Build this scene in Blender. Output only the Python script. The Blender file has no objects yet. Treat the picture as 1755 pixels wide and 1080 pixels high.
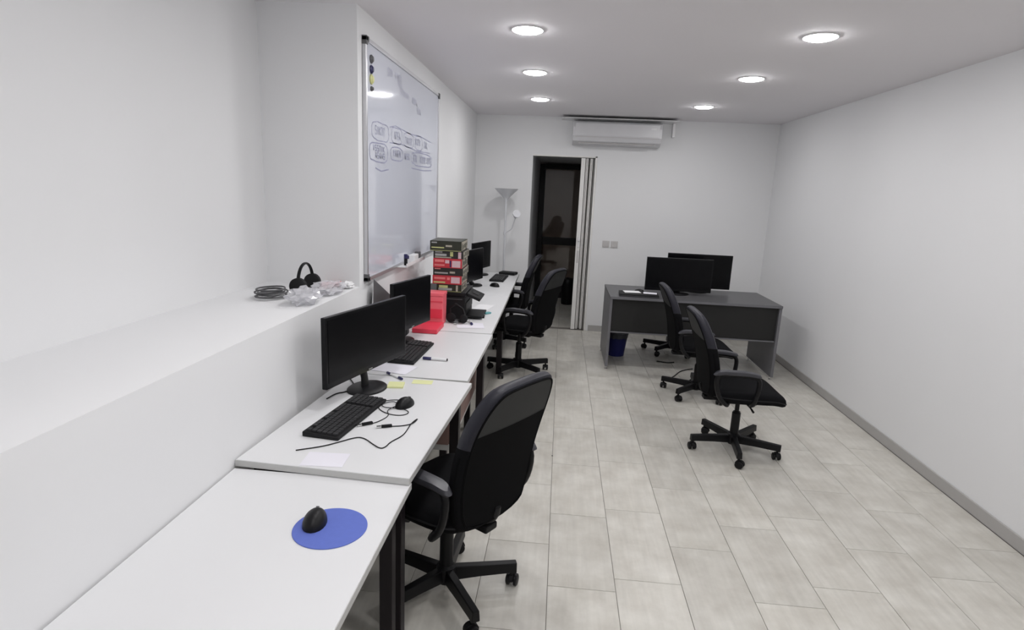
import bpy, bmesh, math, random
from mathutils import Vector, Matrix
random.seed(7)
PI = math.pi
S = bpy.context.scene
C = bpy.context.collection

# ------------------------------------------------------------------ camera, world, exposure
CAMH = 1.70
FPX = 1005.0
Xc = Vector((0.99541738, 0.0849162, 0.04397124))      # image right / down / forward in world axes
Yc = Vector((0.06054929, -0.20379887, -0.97713858))
Zc = Vector((-0.0740136, 0.97532316, -0.20800655))
cam = bpy.data.objects.new('camera', bpy.data.cameras.new('camera'))
C.objects.link(cam)
M = Matrix((Xc, -Yc, -Zc)).transposed().to_4x4()
M.translation = (0, 0, CAMH)
cam.matrix_world = M
cam.data.sensor_fit = 'HORIZONTAL'
cam.data.sensor_width = 36
cam.data.lens = 36 * FPX / 1755
cam.data.clip_start = 0.05
S.camera = cam
w = bpy.data.worlds.new('world'); S.world = w; w.use_nodes = True
w.node_tree.nodes['Background'].inputs[0].default_value = (0.05, 0.045, 0.04, 1)
w.node_tree.nodes['Background'].inputs[1].default_value = 1.0
S.view_settings.view_transform = 'Standard'
S.view_settings.look = 'None'
S.view_settings.gamma = 1
S.view_settings.use_curve_mapping = False
S.view_settings.exposure = 0.0
LAMP = 108.0          # strength of each ceiling light's diffuser
LAMP_COL = (1.0, 0.985, 0.985)

# ------------------------------------------------------------------ materials
def mat(name, col, rough=0.6, metal=0.0, spec=0.5, noise=None, bump=None, coat=0.0, alpha=None, trans=0.0, rnd=0.0):
    m = bpy.data.materials.new(name); m.use_nodes = True
    nt = m.node_tree; b = nt.nodes['Principled BSDF']
    b.inputs['Roughness'].default_value = rough
    b.inputs['Metallic'].default_value = metal
    b.inputs['Specular IOR Level'].default_value = spec
    b.inputs['Coat Weight'].default_value = coat
    b.inputs['Transmission Weight'].default_value = trans
    if alpha is not None: b.inputs['Alpha'].default_value = alpha
    tc = nt.nodes.new('ShaderNodeTexCoord')
    n = nt.nodes.new('ShaderNodeTexNoise')
    sc, amt = noise or (8.0, 0.04)
    n.inputs['Scale'].default_value = sc; n.inputs['Detail'].default_value = 3
    nt.links.new(tc.outputs['Object'], n.inputs['Vector'])
    mx = nt.nodes.new('ShaderNodeMix'); mx.data_type = 'RGBA'
    mx.inputs[6].default_value = (*[c * (1 - amt) for c in col], 1)
    mx.inputs[7].default_value = (*[min(1, c * (1 + amt)) for c in col], 1)
    nt.links.new(n.outputs['Fac'], mx.inputs[0])
    nt.links.new(mx.outputs[2], b.inputs['Base Color'])
    if bump:
        n2 = nt.nodes.new('ShaderNodeTexNoise'); n2.inputs['Scale'].default_value = bump[0]
        nt.links.new(tc.outputs['Object'], n2.inputs['Vector'])
        bp = nt.nodes.new('ShaderNodeBump'); bp.inputs['Strength'].default_value = bump[1]
        bp.inputs['Distance'].default_value = 0.002
        nt.links.new(n2.outputs['Fac'], bp.inputs['Height'])
        nt.links.new(bp.outputs['Normal'], b.inputs['Normal'])
    return m

def tile_mat():
    m = bpy.data.materials.new('floor_tile'); m.use_nodes = True
    nt = m.node_tree; b = nt.nodes['Principled BSDF']; N = nt.nodes.new; Lk = nt.links.new
    tc = N('ShaderNodeTexCoord'); oi = N('ShaderNodeObjectInfo')
    off = N('ShaderNodeVectorMath'); off.operation = 'SCALE'; off.inputs[3].default_value = 37.0
    comb = N('ShaderNodeCombineXYZ'); Lk(oi.outputs['Random'], comb.inputs[0]); Lk(oi.outputs['Random'], comb.inputs[1])
    Lk(comb.outputs[0], off.inputs[0])
    add = N('ShaderNodeVectorMath'); add.operation = 'ADD'
    Lk(tc.outputs['Object'], add.inputs[0]); Lk(off.outputs[0], add.inputs[1])
    n1 = N('ShaderNodeTexNoise'); n1.inputs['Scale'].default_value = 5.5; n1.inputs['Detail'].default_value = 5
    n1.inputs['Roughness'].default_value = 0.6
    Lk(add.outputs[0], n1.inputs['Vector'])
    mp = N('ShaderNodeMapping'); mp.inputs['Scale'].default_value = (38, 3.0, 1)
    Lk(add.outputs[0], mp.inputs['Vector'])
    n2 = N('ShaderNodeTexNoise'); n2.inputs['Scale'].default_value = 1.0; n2.inputs['Detail'].default_value = 3
    Lk(mp.outputs[0], n2.inputs['Vector'])
    r1 = N('ShaderNodeValToRGB')
    r1.color_ramp.elements[0].position = 0.32; r1.color_ramp.elements[0].color = (0.51, 0.488, 0.438, 1)
    r1.color_ramp.elements[1].position = 0.72; r1.color_ramp.elements[1].color = (0.665, 0.65, 0.60, 1)
    Lk(n1.outputs['Fac'], r1.inputs[0])
    mx = N('ShaderNodeMix'); mx.data_type = 'RGBA'; mx.blend_type = 'MULTIPLY'; mx.inputs[0].default_value = 1
    r2 = N('ShaderNodeMapRange'); r2.inputs[1].default_value = 0.3; r2.inputs[2].default_value = 0.7
    r2.inputs[3].default_value = 0.92; r2.inputs[4].default_value = 1.03
    Lk(n2.outputs['Fac'], r2.inputs[0])
    Lk(r1.outputs[0], mx.inputs[6]); Lk(r2.outputs[0], mx.inputs[7])
    m3 = N('ShaderNodeMix'); m3.data_type = 'RGBA'; m3.blend_type = 'MULTIPLY'; m3.inputs[0].default_value = 1
    r3 = N('ShaderNodeMapRange'); r3.inputs[3].default_value = 0.93; r3.inputs[4].default_value = 1.04
    Lk(oi.outputs['Random'], r3.inputs[0])
    Lk(mx.outputs[2], m3.inputs[6]); Lk(r3.outputs[0], m3.inputs[7])
    Lk(m3.outputs[2], b.inputs['Base Color'])
    b.inputs['Roughness'].default_value = 0.36
    bp = N('ShaderNodeBump'); bp.inputs['Strength'].default_value = 0.15; bp.inputs['Distance'].default_value = 0.001
    Lk(n2.outputs['Fac'], bp.inputs['Height']); Lk(bp.outputs['Normal'], b.inputs['Normal'])
    return m

def emis(name, col, s):
    m = bpy.data.materials.new(name); m.use_nodes = True
    b = m.node_tree.nodes['Principled BSDF']
    b.inputs['Base Color'].default_value = (0.9, 0.9, 0.9, 1)
    b.inputs['Emission Color'].default_value = (*col, 1); b.inputs['Emission Strength'].default_value = s
    return m

def glass_mat():
    m = bpy.data.materials.new('door_glass'); m.use_nodes = True
    nt = m.node_tree; nt.nodes.remove(nt.nodes['Principled BSDF'])
    out = nt.nodes['Material Output']
    t = nt.nodes.new('ShaderNodeBsdfTransparent'); t.inputs[0].default_value = (0.80, 0.78, 0.76, 1)
    g = nt.nodes.new('ShaderNodeBsdfGlossy'); g.inputs['Roughness'].default_value = 0.03
    fr = nt.nodes.new('ShaderNodeFresnel'); fr.inputs[0].default_value = 1.5
    mx = nt.nodes.new('ShaderNodeMixShader')
    nt.links.new(fr.outputs[0], mx.inputs[0]); nt.links.new(t.outputs[0], mx.inputs[1]); nt.links.new(g.outputs[0], mx.inputs[2])
    nt.links.new(mx.outputs[0], out.inputs[0])
    return m

MT = dict(
    wall=mat('white_wall_paint', (0.80, 0.805, 0.815), 0.75, noise=(1.5, 0.015), bump=(60, 0.08)),
    ceil=mat('ceiling_paint', (0.82, 0.80, 0.825), 0.85, noise=(1.2, 0.015)),
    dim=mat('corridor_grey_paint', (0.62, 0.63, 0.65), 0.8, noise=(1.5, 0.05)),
    grout=mat('grout', (0.20, 0.185, 0.17), 0.8, noise=(20, 0.15)),
    tile=tile_mat(),
    base=mat('grey_skirting', (0.42, 0.41, 0.40), 0.5),
    desk=mat('white_melamine', (0.73, 0.735, 0.745), 0.38, noise=(3, 0.01)),
    edge=mat('grey_edge_band', (0.52, 0.52, 0.51), 0.5, noise=(30, 0.04)),
    legs=mat('black_powder_coat', (0.010, 0.007, 0.009), 0.5, spec=0.3),
    plast=mat('black_plastic', (0.005, 0.005, 0.006), 0.42, spec=0.25),
    plast2=mat('matt_black_plastic', (0.008, 0.008, 0.009), 0.6, spec=0.25, noise=(60, 0.1)),
    fabric=mat('black_fabric', (0.006, 0.006, 0.007), 0.95, spec=0.1, noise=(300, 0.3), bump=(700, 0.4)),
    leather=mat('black_leatherette', (0.019, 0.019, 0.027), 0.45, spec=0.3, noise=(40, 0.1), bump=(300, 0.2)),
    backp=mat('charcoal_panel', (0.026, 0.027, 0.027), 0.7, spec=0.3, noise=(30, 0.08)),
    mesh=mat('black_mesh', (0.0035, 0.0035, 0.004), 0.9, spec=0.1, noise=(400, 0.3)),
    armpad=mat('arm_pad_rubber', (0.040, 0.040, 0.048), 0.35),
    screen=mat('black_screen', (0.003, 0.003, 0.004), 0.25, spec=0.13),
    bezel=mat('gloss_bezel', (0.004, 0.004, 0.005), 0.25, spec=0.2),
    alu=mat('aluminium', (0.60, 0.60, 0.62), 0.35, metal=0.8),
    bracket=mat('grey_plastic_corner', (0.10, 0.10, 0.105), 0.5),
    board=mat('whiteboard_enamel', (0.66, 0.685, 0.765), 0.06, spec=0.5, coat=0.3, noise=(1.5, 0.02)),
    ink=mat('dry_marker_ink', (0.30, 0.31, 0.43), 0.5, noise=(40, 0.25)),
    ink2=mat('faint_marker_ink', (0.42, 0.43, 0.54), 0.5, noise=(40, 0.15)),
    white=mat('white_plastic', (0.78, 0.78, 0.79), 0.35),
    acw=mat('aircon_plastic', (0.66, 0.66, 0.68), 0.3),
    white2=mat('white_pvc', (0.80, 0.79, 0.77), 0.45),
    pvcgap=mat('pvc_shadow_strip', (0.22, 0.21, 0.20), 0.6),
    grille=mat('switch_grey', (0.56, 0.545, 0.54), 0.5),
    lampw=mat('white_lamp_metal', (0.66, 0.67, 0.70), 0.4),
    blueP=mat('blue_mouse_pad', (0.105, 0.155, 0.52), 0.7, noise=(50, 0.06)),
    blue=mat('blue_plastic', (0.03, 0.035, 0.20), 0.4),
    binblue=mat('blue_bin_mesh', (0.010, 0.014, 0.13), 0.5),
    binbag=mat('bin_bag', (0.05, 0.055, 0.07), 0.4),
    red=mat('red_card', (0.78, 0.05, 0.09), 0.45, noise=(6, 0.05)),
    pink=mat('pink_red_plastic', (0.90, 0.16, 0.20), 0.4, noise=(6, 0.08)),
    redbox=mat('red_box_print', (0.50, 0.035, 0.05), 0.4, noise=(30, 0.15)),
    darkbox=mat('dark_box_print', (0.022, 0.020, 0.018), 0.4, noise=(30, 0.3)),
    olive=mat('olive_box_print', (0.022, 0.024, 0.014), 0.4, noise=(30, 0.3)),
    beige=mat('beige_print', (0.40, 0.37, 0.30), 0.5, noise=(60, 0.35)),
    lime=mat('yellow_green_print', (0.50, 0.52, 0.22), 0.5, noise=(60, 0.2)),
    lblpink=mat('pale_pink_label', (0.62, 0.45, 0.48), 0.5, noise=(60, 0.12)),
    lblred=mat('light_red_print', (0.72, 0.20, 0.20), 0.5, noise=(60, 0.12)),
    lblgrey=mat('grey_print', (0.36, 0.36, 0.35), 0.5, noise=(60, 0.2)),
    yellow=mat('yellow_note', (0.74, 0.76, 0.40), 0.8),
    yellow2=mat('yellow_magnet', (0.62, 0.62, 0.28), 0.5),
    navy=mat('navy_plastic', (0.02, 0.02, 0.09), 0.4),
    teal=mat('teal_plastic', (0.12, 0.36, 0.38), 0.4),
    paper=mat('paper', (0.78, 0.77, 0.83), 0.8),
    paper2=mat('white_paper', (0.82, 0.82, 0.83), 0.8),
    brown=mat('brown_laminate', (0.20, 0.125, 0.11), 0.6, noise=(12, 0.2)),
    dgrey=mat('dark_grey_laminate', (0.035, 0.035, 0.040), 0.5, noise=(20, 0.1)),
    mgrey=mat('grey_metal_panel', (0.17, 0.17, 0.185), 0.4, metal=0.3),
    topgrey=mat('grey_desk_top', (0.09, 0.09, 0.095), 0.4, noise=(20, 0.08)),
    blackp=mat('black_laminate', (0.005, 0.005, 0.005), 0.55),
    silver=mat('chrome', (0.7, 0.7, 0.7), 0.15, metal=1.0),
    bag=mat('clear_bag_plastic', (0.72, 0.72, 0.76), 0.15, spec=0.8, alpha=0.55),
    glass=glass_mat(),
    shutter=mat('taupe_shutter', (0.85, 0.74, 0.68), 0.8, noise=(4, 0.1)),
    dark_sheet=mat('dark_grey_sheet', (0.10, 0.10, 0.105), 0.7, noise=(10, 0.1)),
    keys=mat('key_plastic', (0.022, 0.022, 0.024), 0.55),
    lamp=emis('light_diffuser', LAMP_COL, LAMP),
    lamp2=emis('boosted_light_diffuser', LAMP_COL, LAMP * 1.15),  # extra strength for out-of-view downlights, added to brighten nearby surfaces
)

# ------------------------------------------------------------------ mesh helpers
def bx(bm, c, s, rot=None):
    """box centred at c with size s"""
    g = bmesh.ops.create_cube(bm, size=1)
    m = Matrix.Translation(c) @ ((rot.to_4x4() if rot else Matrix.Identity(4))) @ Matrix.Diagonal((*s, 1))
    bmesh.ops.transform(bm, matrix=m, verts=g['verts'])
    return g['verts']

def bmn(): return bmesh.new()

def obj(name, bm, m, parent=None, bevel=0.0, smooth=False, seg=2, loc=None, rz=None):
    me = bpy.data.meshes.new(name)
    bmesh.ops.recalc_face_normals(bm, faces=bm.faces)
    if bevel:
        bmesh.ops.bevel(bm, geom=[e for e in bm.edges if e.is_manifold and e.calc_face_angle(0) > 0.6],
                        offset=bevel, segments=seg, affect='EDGES', profile=0.6)
    bm.to_mesh(me); bm.free()
    o = bpy.data.objects.new(name, me); C.objects.link(o)
    if isinstance(m, (list, tuple)):
        for k in m: me.materials.append(MT[k])
    else: me.materials.append(MT[m])
    if smooth:
        for p in me.polygons: p.use_smooth = True
        try: me.set_sharp_from_angle(angle=0.7)
        except Exception: pass
    if parent: o.parent = parent
    if loc: o.location = loc
    if rz is not None: o.rotation_euler = (0, 0, rz)
    return o

def box_obj(name, x0, x1, y0, y1, z0, z1, m, parent=None, bevel=0.0, **k):
    b = bmn(); bx(b, ((x0 + x1) / 2, (y0 + y1) / 2, (z0 + z1) / 2), (abs(x1 - x0), abs(y1 - y0), abs(z1 - z0)))
    return obj(name, b, m, parent, bevel, **k)

def tag(o, label, cat, group=None):
    o['label'] = label; o['category'] = cat
    if group: o['group'] = group
    return o

def thing(name, label, cat, loc=(0, 0, 0), rz=0, group=None):
    o = bpy.data.objects.new(name, None); C.objects.link(o)
    o.empty_display_size = 0.1
    o.location = loc; o.rotation_euler = (0, 0, rz)
    return tag(o, label, cat, group)

def struct(o):
    o['kind'] = 'structure'; return o

def tube(bm, pts, r, n=8, flat=1.0, caps=True):
    """tube through pts; r number or list; flat squeezes the section along its second axis"""
    pts = [Vector(p) for p in pts]; rings = []
    up = Vector((0, 0, 1)); prev = None
    for i, p in enumerate(pts):
        d = (pts[min(i + 1, len(pts) - 1)] - pts[max(i - 1, 0)]).normalized()
        a = d.cross(up if abs(d.z) < 0.95 else Vector((0, 1, 0)))
        if prev is not None:
            a = prev - d * prev.dot(d)
        a.normalize(); prev = a.copy(); b = d.cross(a).normalized()
        rr = r[i] if isinstance(r, (list, tuple)) else r
        rings.append([bm.verts.new(p + a * math.cos(2 * PI * k / n) * rr + b * math.sin(2 * PI * k / n) * rr * flat) for k in range(n)])
    for i in range(len(rings) - 1):
        for k in range(n):
            bm.faces.new((rings[i][k], rings[i][(k + 1) % n], rings[i + 1][(k + 1) % n], rings[i + 1][k]))
    if caps:
        bm.faces.new(rings[0][::-1]); bm.faces.new(rings[-1])

def lathe(bm, prof, n=24, c=(0, 0, 0), closed_ends=True):
    rings = []
    for r, z in prof:
        rings.append([bm.verts.new((c[0] + r * math.cos(2 * PI * k / n), c[1] + r * math.sin(2 * PI * k / n), c[2] + z)) for k in range(n)])
    for i in range(len(rings) - 1):
        for k in range(n):
            bm.faces.new((rings[i][k], rings[i][(k + 1) % n], rings[i + 1][(k + 1) % n], rings[i + 1][k]))
    if closed_ends:
        bm.faces.new(rings[0][::-1]); bm.faces.new(rings[-1])

def smooth_pts(pts, it=2, closed=False):
    pts = [Vector(p) for p in pts]
    for _ in range(it):
        q = []
        n = len(pts)
        rng = range(n) if closed else range(n - 1)
        if not closed: q.append(pts[0])
        for i in rng:
            a, b = pts[i], pts[(i + 1) % n]
            q += [a * 0.75 + b * 0.25, a * 0.25 + b * 0.75]
        if not closed: q.append(pts[-1])
        pts = q
    return pts

def pillow(bm, outline, layers, place):
    """outline: closed 2D points; layers: (scale, depth) from rear centre to front centre; place(u, v, d) -> 3D"""
    cx = sum(p[0] for p in outline) / len(outline); cy = sum(p[1] for p in outline) / len(outline)
    rings = []
    for s, d in layers:
        rings.append([bm.verts.new(place(cx + (p[0] - cx) * s, cy + (p[1] - cy) * s, d)) for p in outline])
    n = len(outline)
    for i in range(len(rings) - 1):
        for k in range(n):
            bm.faces.new((rings[i][k], rings[i][(k + 1) % n], rings[i + 1][(k + 1) % n], rings[i + 1][k]))
    for ring, s, d, fl in ((rings[0], *layers[0], 1), (rings[-1], *layers[-1], 0)):
        c = bm.verts.new(place(cx, cy, d))
        for k in range(n):
            f = (ring[(k + 1) % n], ring[k], c)
            bm.faces.new(f if fl else f[::-1])

def dup(root, loc, rz, label=None, group=None, base_rz=None, sz=1.0):
    r = root.copy(); C.objects.link(r); r.location = loc; r.rotation_euler = (0, 0, rz); r.scale = (1, 1, sz)
    if label: r['label'] = label
    if group: r['group'] = group
    for ch in list(root.children):
        c = ch.copy(); C.objects.link(c); c.parent = r
        if base_rz is not None and ch.name.split('.')[0] in ('leg', 'castor'): c.rotation_euler = (0, 0, base_rz)   # the base swivels freely
        for g in ch.children:
            d = g.copy(); C.objects.link(d); d.parent = c
    return r

# ------------------------------------------------------------------ room shell
XL, XR, YB, YF, HC = -1.08, 2.45, 7.30, -1.60, 2.575
YREC, XREC, ZLED = 3.10, -1.60, 1.145       # recess in the left wall near the camera

fl = struct(box_obj('floor', XREC - 0.1, XR + 0.1, YF, 10.9, -0.10, -0.004, 'grout'))
# floor tiles 30 x 60 cm, running away from the camera, each column with its own stagger
phase = {-4: .10, -3: .35, -2: .59, -1: .208, 0: .496, 1: .587, 2: .28, 3: .515, 4: .06, 5: .40, 6: .22, 7: .5}
tm = {}
def tile(x0, x1, y0, y1):
    g = 0.0012
    key = (round(x1 - x0, 3), round(y1 - y0, 3))
    if key not in tm:
        b = bmn(); bx(b, (0, 0, -0.003), (key[0] - 2 * g, key[1] - 2 * g, 0.006))
        bmesh.ops.bevel(b, geom=[e for e in b.edges if all(v.co.z > -0.001 for v in e.verts)], offset=0.0008, segments=1, affect='EDGES')
        me = bpy.data.meshes.new('tile'); b.to_mesh(me); b.free(); me.materials.append(MT['tile']); tm[key] = me
    o = bpy.data.objects.new('tile', tm[key]); C.objects.link(o); o.parent = fl
    o.location = ((x0 + x1) / 2, (y0 + y1) / 2, 0.0)
for c in range(-4, 8):
    x0 = 0.036 + 0.3 * c; x1 = x0 + 0.3
    x0 = max(x0, XL); x1 = min(x1, XR)
    if x1 - x0 < 0.02: continue
    y = phase[c] - 0.6
    while y < 7.3:
        a, b_ = y, y + 0.6
        y += 0.6
        if b_ < 0.9: continue
        b2 = min(b_, 7.3)
        if b2 - a < 0.03: continue
        tile(x0, x1, a, b2)
# corridor tiles beyond the doorway
for i in range(3):
    for j in range(6):
        y0 = 7.42 + 0.6 * j; y1 = min(y0 + 0.6, 9.55)
        if y1 - y0 > 0.02:
            x0 = -0.38 + 0.43 * i
            tile(x0, x0 + 0.43, y0, y1)

struct(box_obj('ceiling', XREC - 0.1, XR + 0.1, YF, YB + 0.12, HC, HC + 0.1, 'ceil'))
# left wall: full height beyond the recess, low wall with a ledge near the camera
b = bmn()
bx(b, ((XL - 0.3), (YREC + YB) / 2, HC / 2), (0.6, YB - YREC, HC))
bx(b, ((XL - 0.3), (YREC + YF) / 2, ZLED / 2), (0.6, YREC - YF, ZLED))
bx(b, (XREC - 0.06, (YREC + YF) / 2, HC / 2), (0.12, YREC - YF, HC))
struct(obj('wall_left', b, 'wall'))
struct(box_obj('wall_right', XR, XR + 0.12, YF, YB + 0.12, 0, HC, 'wall'))
struct(box_obj('wall_front', XREC, XR, YF - 0.12, YF, 0, HC, 'wall'))
DX0, DX1, DZ = -0.385, 0.385, 2.135
b = bmn()
bx(b, ((XL - 0.1 + DX0) / 2, YB + 0.06, HC / 2), (DX0 - XL + 0.1, 0.12, HC))
bx(b, ((DX1 + XR) / 2, YB + 0.06, HC / 2), (XR - DX1, 0.12, HC))
bx(b, ((DX0 + DX1) / 2, YB + 0.06, (DZ + HC) / 2), (DX1 - DX0, 0.12, HC - DZ))
struct(obj('wall_back', b, 'wall'))
struct(box_obj('baseboard_back', DX1 + 0.03, XR - 0.01, YB - 0.012, YB - 0.0005, 0.0, 0.075, 'base', bevel=0.003))
struct(box_obj('baseboard_left', XL + 0.0005, XL + 0.012, YF + 0.1, YB - 0.013, 0.0, 0.075, 'base', bevel=0.003))
struct(box_obj('baseboard_right', XR - 0.012, XR - 0.0005, YF + 0.1, YB - 0.014, 0.0, 0.075, 'base', bevel=0.003))
# corridor behind the doorway
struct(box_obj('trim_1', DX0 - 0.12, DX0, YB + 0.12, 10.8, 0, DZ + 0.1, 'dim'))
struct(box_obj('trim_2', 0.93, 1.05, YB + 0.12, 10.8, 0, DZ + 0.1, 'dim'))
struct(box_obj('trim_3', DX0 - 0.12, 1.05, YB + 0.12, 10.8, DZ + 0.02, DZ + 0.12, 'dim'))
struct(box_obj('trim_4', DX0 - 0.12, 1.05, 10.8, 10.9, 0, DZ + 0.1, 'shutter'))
# white door lining
b = bmn()
bx(b, (DX1 - 0.012, YB + 0.055, DZ / 2), (0.024, 0.13, DZ))
bx(b, (DX0 / 2 + DX1 / 2, YB + 0.055, DZ - 0.008), (DX1 - DX0, 0.13, 0.016))
struct(obj('trim_5', b, 'white2', bevel=0.002))

# black framed glazed door at the corridor's end
gd = struct(bpy.data.objects.new('door_2', None)); C.objects.link(gd); gd.location = (0, 9.58, 0)
b = bmn()
bx(b, (-0.335, 0, 1.06), (0.085, 0.06, 2.13)); bx(b, (0.885, 0, 1.06), (0.085, 0.06, 2.13))
bx(b, (0.275, 0, 2.10), (1.14, 0.06, 0.085)); bx(b, (0.275, 0, 0.05), (1.14, 0.06, 0.10))
obj('door_frame', b, 'plast', gd, bevel=0.006)
box_obj('middle_rail', -0.2925, 0.8425, -0.03, 0.03, 0.865, 0.985, 'plast', gd, bevel=0.006)
box_obj('glass_pane', -0.2925, 0.8425, -0.004, 0.004, 0.985, 2.06, 'glass', gd)
box_obj('glass_pane', -0.2925, 0.8425, -0.004, 0.004, 0.10, 0.865, 'glass', gd)

# white folding door, pushed open against the right jamb
fd = struct(bpy.data.objects.new('door_1', None)); C.objects.link(fd); fd.location = (0.215, YB + 0.02, 0)
xs = 0.0
for k in range(5):
    a = (1 if k % 2 else -1) * math.radians(80)
    b = bmn(); bx(b, (0.012 + 0.027 * k, 0.05, DZ / 2 - 0.006), (0.011, 0.105, DZ - 0.03), Matrix.Rotation(math.radians(7 if k % 2 else -7), 3, 'Z'))
    obj('leaf', b, 'white2', fd, bevel=0.003)
b = bmn(); bx(b, (0.006, -0.012, DZ / 2 - 0.006), (0.050, 0.022, DZ - 0.03)); obj('lead_post', b, 'white2', fd, bevel=0.004)
b = bmn(); bx(b, (0.012, -0.030, 1.11), (0.020, 0.014, 0.12)); bx(b, (0.012, -0.045, 1.14), (0.034, 0.018, 0.03))
obj('door_handle', b, 'white', fd, bevel=0.004)
b = bmn(); bx(b, (0.010, -0.026, 0.93), (0.022, 0.008, 0.15)); obj('lock_plate', b, 'grille', fd, bevel=0.002)
b = bmn(); bx(b, (0.135, 0.03, DZ / 2 - 0.006), (0.012, 0.05, DZ - 0.03)); obj('gap_shade', b, 'pvcgap', fd)  # dark strip painted as the shade in the gap by the jamb

# ------------------------------------------------------------------ ceiling lights
def ceiling_light(label):
    t = thing('ceiling_light', label, 'ceiling light', (0, 0, HC - 0.012), 0, 'round ceiling downlights')
    b = bmn(); lathe(b, [(0.093, 0.012), (0.093, 0.009), (0.090, 0.006), (0.086, 0.005), (0.085, 0.008), (0.085, 0.012)], 40, closed_ends=False)
    obj('trim_ring', b, 'white', t, smooth=True)
    b = bmn(); lathe(b, [(0.0845, 0.007), (0.080, 0.003), (0.066, -0.002), (0.04, -0.005), (0.01, -0.006)], 40)
    obj('diffuser', b, 'lamp', t, smooth=True)
    return t
near = {3.60: 'nearest of the row over the left desks', 4.85: 'middle one of the row over the left desks', 6.16: 'farthest of the row over the left desks'}
l0 = ceiling_light('round white ceiling downlight, lit, ' + near[3.60]); l0.location = (-0.25, 3.50, HC - 0.012)
dup(l0, (-0.265, 4.68, HC - 0.012), 0, 'round white ceiling downlight, lit, ' + near[4.85])
dup(l0, (-0.275, 5.98, HC - 0.012), 0, 'round white ceiling downlight, lit, ' + near[6.16])
dup(l0, (1.31, 6.12, HC - 0.012), 0, 'lit ceiling downlight near the right end of the air conditioner')
dup(l0, (1.32, 4.68, HC - 0.012), 0, 'lit ceiling downlight above the two chairs on the right')
dup(l0, (1.32, 3.50, HC - 0.012), 0, 'lit ceiling downlight nearest the camera on the right side')
for x, sd in ((-0.25, 'left row'), (1.32, 'right row')):
    for y, wh in ((2.2, 'just above the top of the view'), (0.9, 'straight above the camera'), (-0.4, 'behind the camera')):
        ln = dup(l0, (x, y, HC - 0.012), 0, 'lit round ceiling downlight of the ' + sd + ', ' + wh)
        for c_ in ln.children:
            if c_.name.startswith('diffuser'):
                c_.data = c_.data.copy(); c_.data.materials[0] = MT['lamp2']

# ------------------------------------------------------------------ whiteboard on the left wall
WY0, WY1, WZ0, WZ1 = 3.17, 5.02, 1.165, 2.445
wb = thing('whiteboard', 'large framed whiteboard with faint handwriting on the left wall', 'whiteboard', (XL, WY0, WZ0))
def wbx(name, y0, y1, z0, z1, x0, x1, m, bevel=0.0, parent=None):
    return box_obj(name, x0, x1, y0 - WY0, y1 - WY0, z0 - WZ0, z1 - WZ0, m, parent or wb, bevel)
wbx('writing_surface', WY0 + .015, WY1 - .015, WZ0 + .015, WZ1 - .015, 0.001, 0.014, 'board')
wbx('frame_rail', WY0, WY1, WZ1 - .022, WZ1, 0.001, 0.022, 'alu', 0.003)
wbx('frame_rail', WY0, WY1, WZ0, WZ0 + .022, 0.001, 0.022, 'alu', 0.003)
wbx('frame_stile', WY0, WY0 + .022, WZ0 + .022, WZ1 - .022, 0.001, 0.022, 'alu', 0.003)
wbx('frame_stile', WY1 - .022, WY1, WZ0 + .022, WZ1 - .022, 0.001, 0.022, 'alu', 0.003)
for yy in (WY0, WY1):
    for zz in (WZ0, WZ1):
        sy = 1 if yy == WY0 else -1; sz = 1 if zz == WZ0 else -1
        b = bmn()
        bx(b, (0.013, yy - WY0 + sy * 0.019, zz - WZ0 + sz * 0.010), (0.028, 0.044, 0.026))
        bx(b, (0.013, yy - WY0 + sy * 0.010, zz - WZ0 + sz * 0.020), (0.028, 0.026, 0.040))
        obj('corner_cap', b, 'bracket', wb, bevel=0.003)
# handwriting: thin flat strokes on the board
def strokes(lines, m, wd=0.005, name='handwriting'):
    b = bmn()
    for ln in lines:
        for i in range(len(ln) - 1):
            p, q = ln[i], ln[i + 1]
            d = Vector((q[0] - p[0], q[1] - p[1]))
            if d.length < 1e-5: continue
            nrm = Vector((-d.y, d.x)).normalized() * wd / 2
            vs = [b.verts.new((0.0148, u - WY0, v - WZ0)) for u, v in
                  ((p[0] + nrm.x, p[1] + nrm.y), (q[0] + nrm.x, q[1] + nrm.y), (q[0] - nrm.x, q[1] - nrm.y), (p[0] - nrm.x, p[1] - nrm.y))]
            b.faces.new(vs)
    o = obj(name, b, m, wb); o['kind'] = 'stuff'; return o
def word(y, z, n, h=0.045, st=0.038):
    out = []
    for i in range(n):
        u = y + i * st; k = random.randint(0, 4)
        w_ = st * 0.62
        if k == 0: out.append([(u, z), (u, z + h), (u + w_, z + h), (u + w_, z)])
        elif k == 1: out.append([(u, z + h), (u + w_ / 2, z), (u + w_, z + h)])
        elif k == 2: out.append([(u + w_, z + h), (u, z + h), (u, z + h / 2), (u + w_, z + h / 2), (u + w_, z), (u, z)])
        elif k == 3: out += [[(u, z), (u, z + h)], [(u, z + h / 2), (u + w_, z + h)], [(u, z + h / 2), (u + w_, z)]]
        else: out.append([(u, z), (u + w_ / 2, z + h), (u + w_, z), (u + w_ * .8, z + h * .4), (u + w_ * .2, z + h * .4)])
    return out
def blob(y0, y1, z0, z1, n=22):
    cy, cz, ry, rz = (y0 + y1) / 2, (z0 + z1) / 2, (y1 - y0) / 2, (z1 - z0) / 2
    return [[(cy + ry * math.copysign(abs(math.cos(2 * PI * k / n)) ** .55, math.cos(2 * PI * k / n)),
              cz + rz * math.copysign(abs(math.sin(2 * PI * k / n)) ** .55, math.sin(2 * PI * k / n)) + random.uniform(-.004, .004)) for k in range(n + 1)]]
st1 = word(3.34, 1.975, 5) + word(3.72, 1.98, 4) + word(3.98, 1.97, 5) + word(4.26, 1.985, 4) + word(4.52, 1.98, 3)
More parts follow.
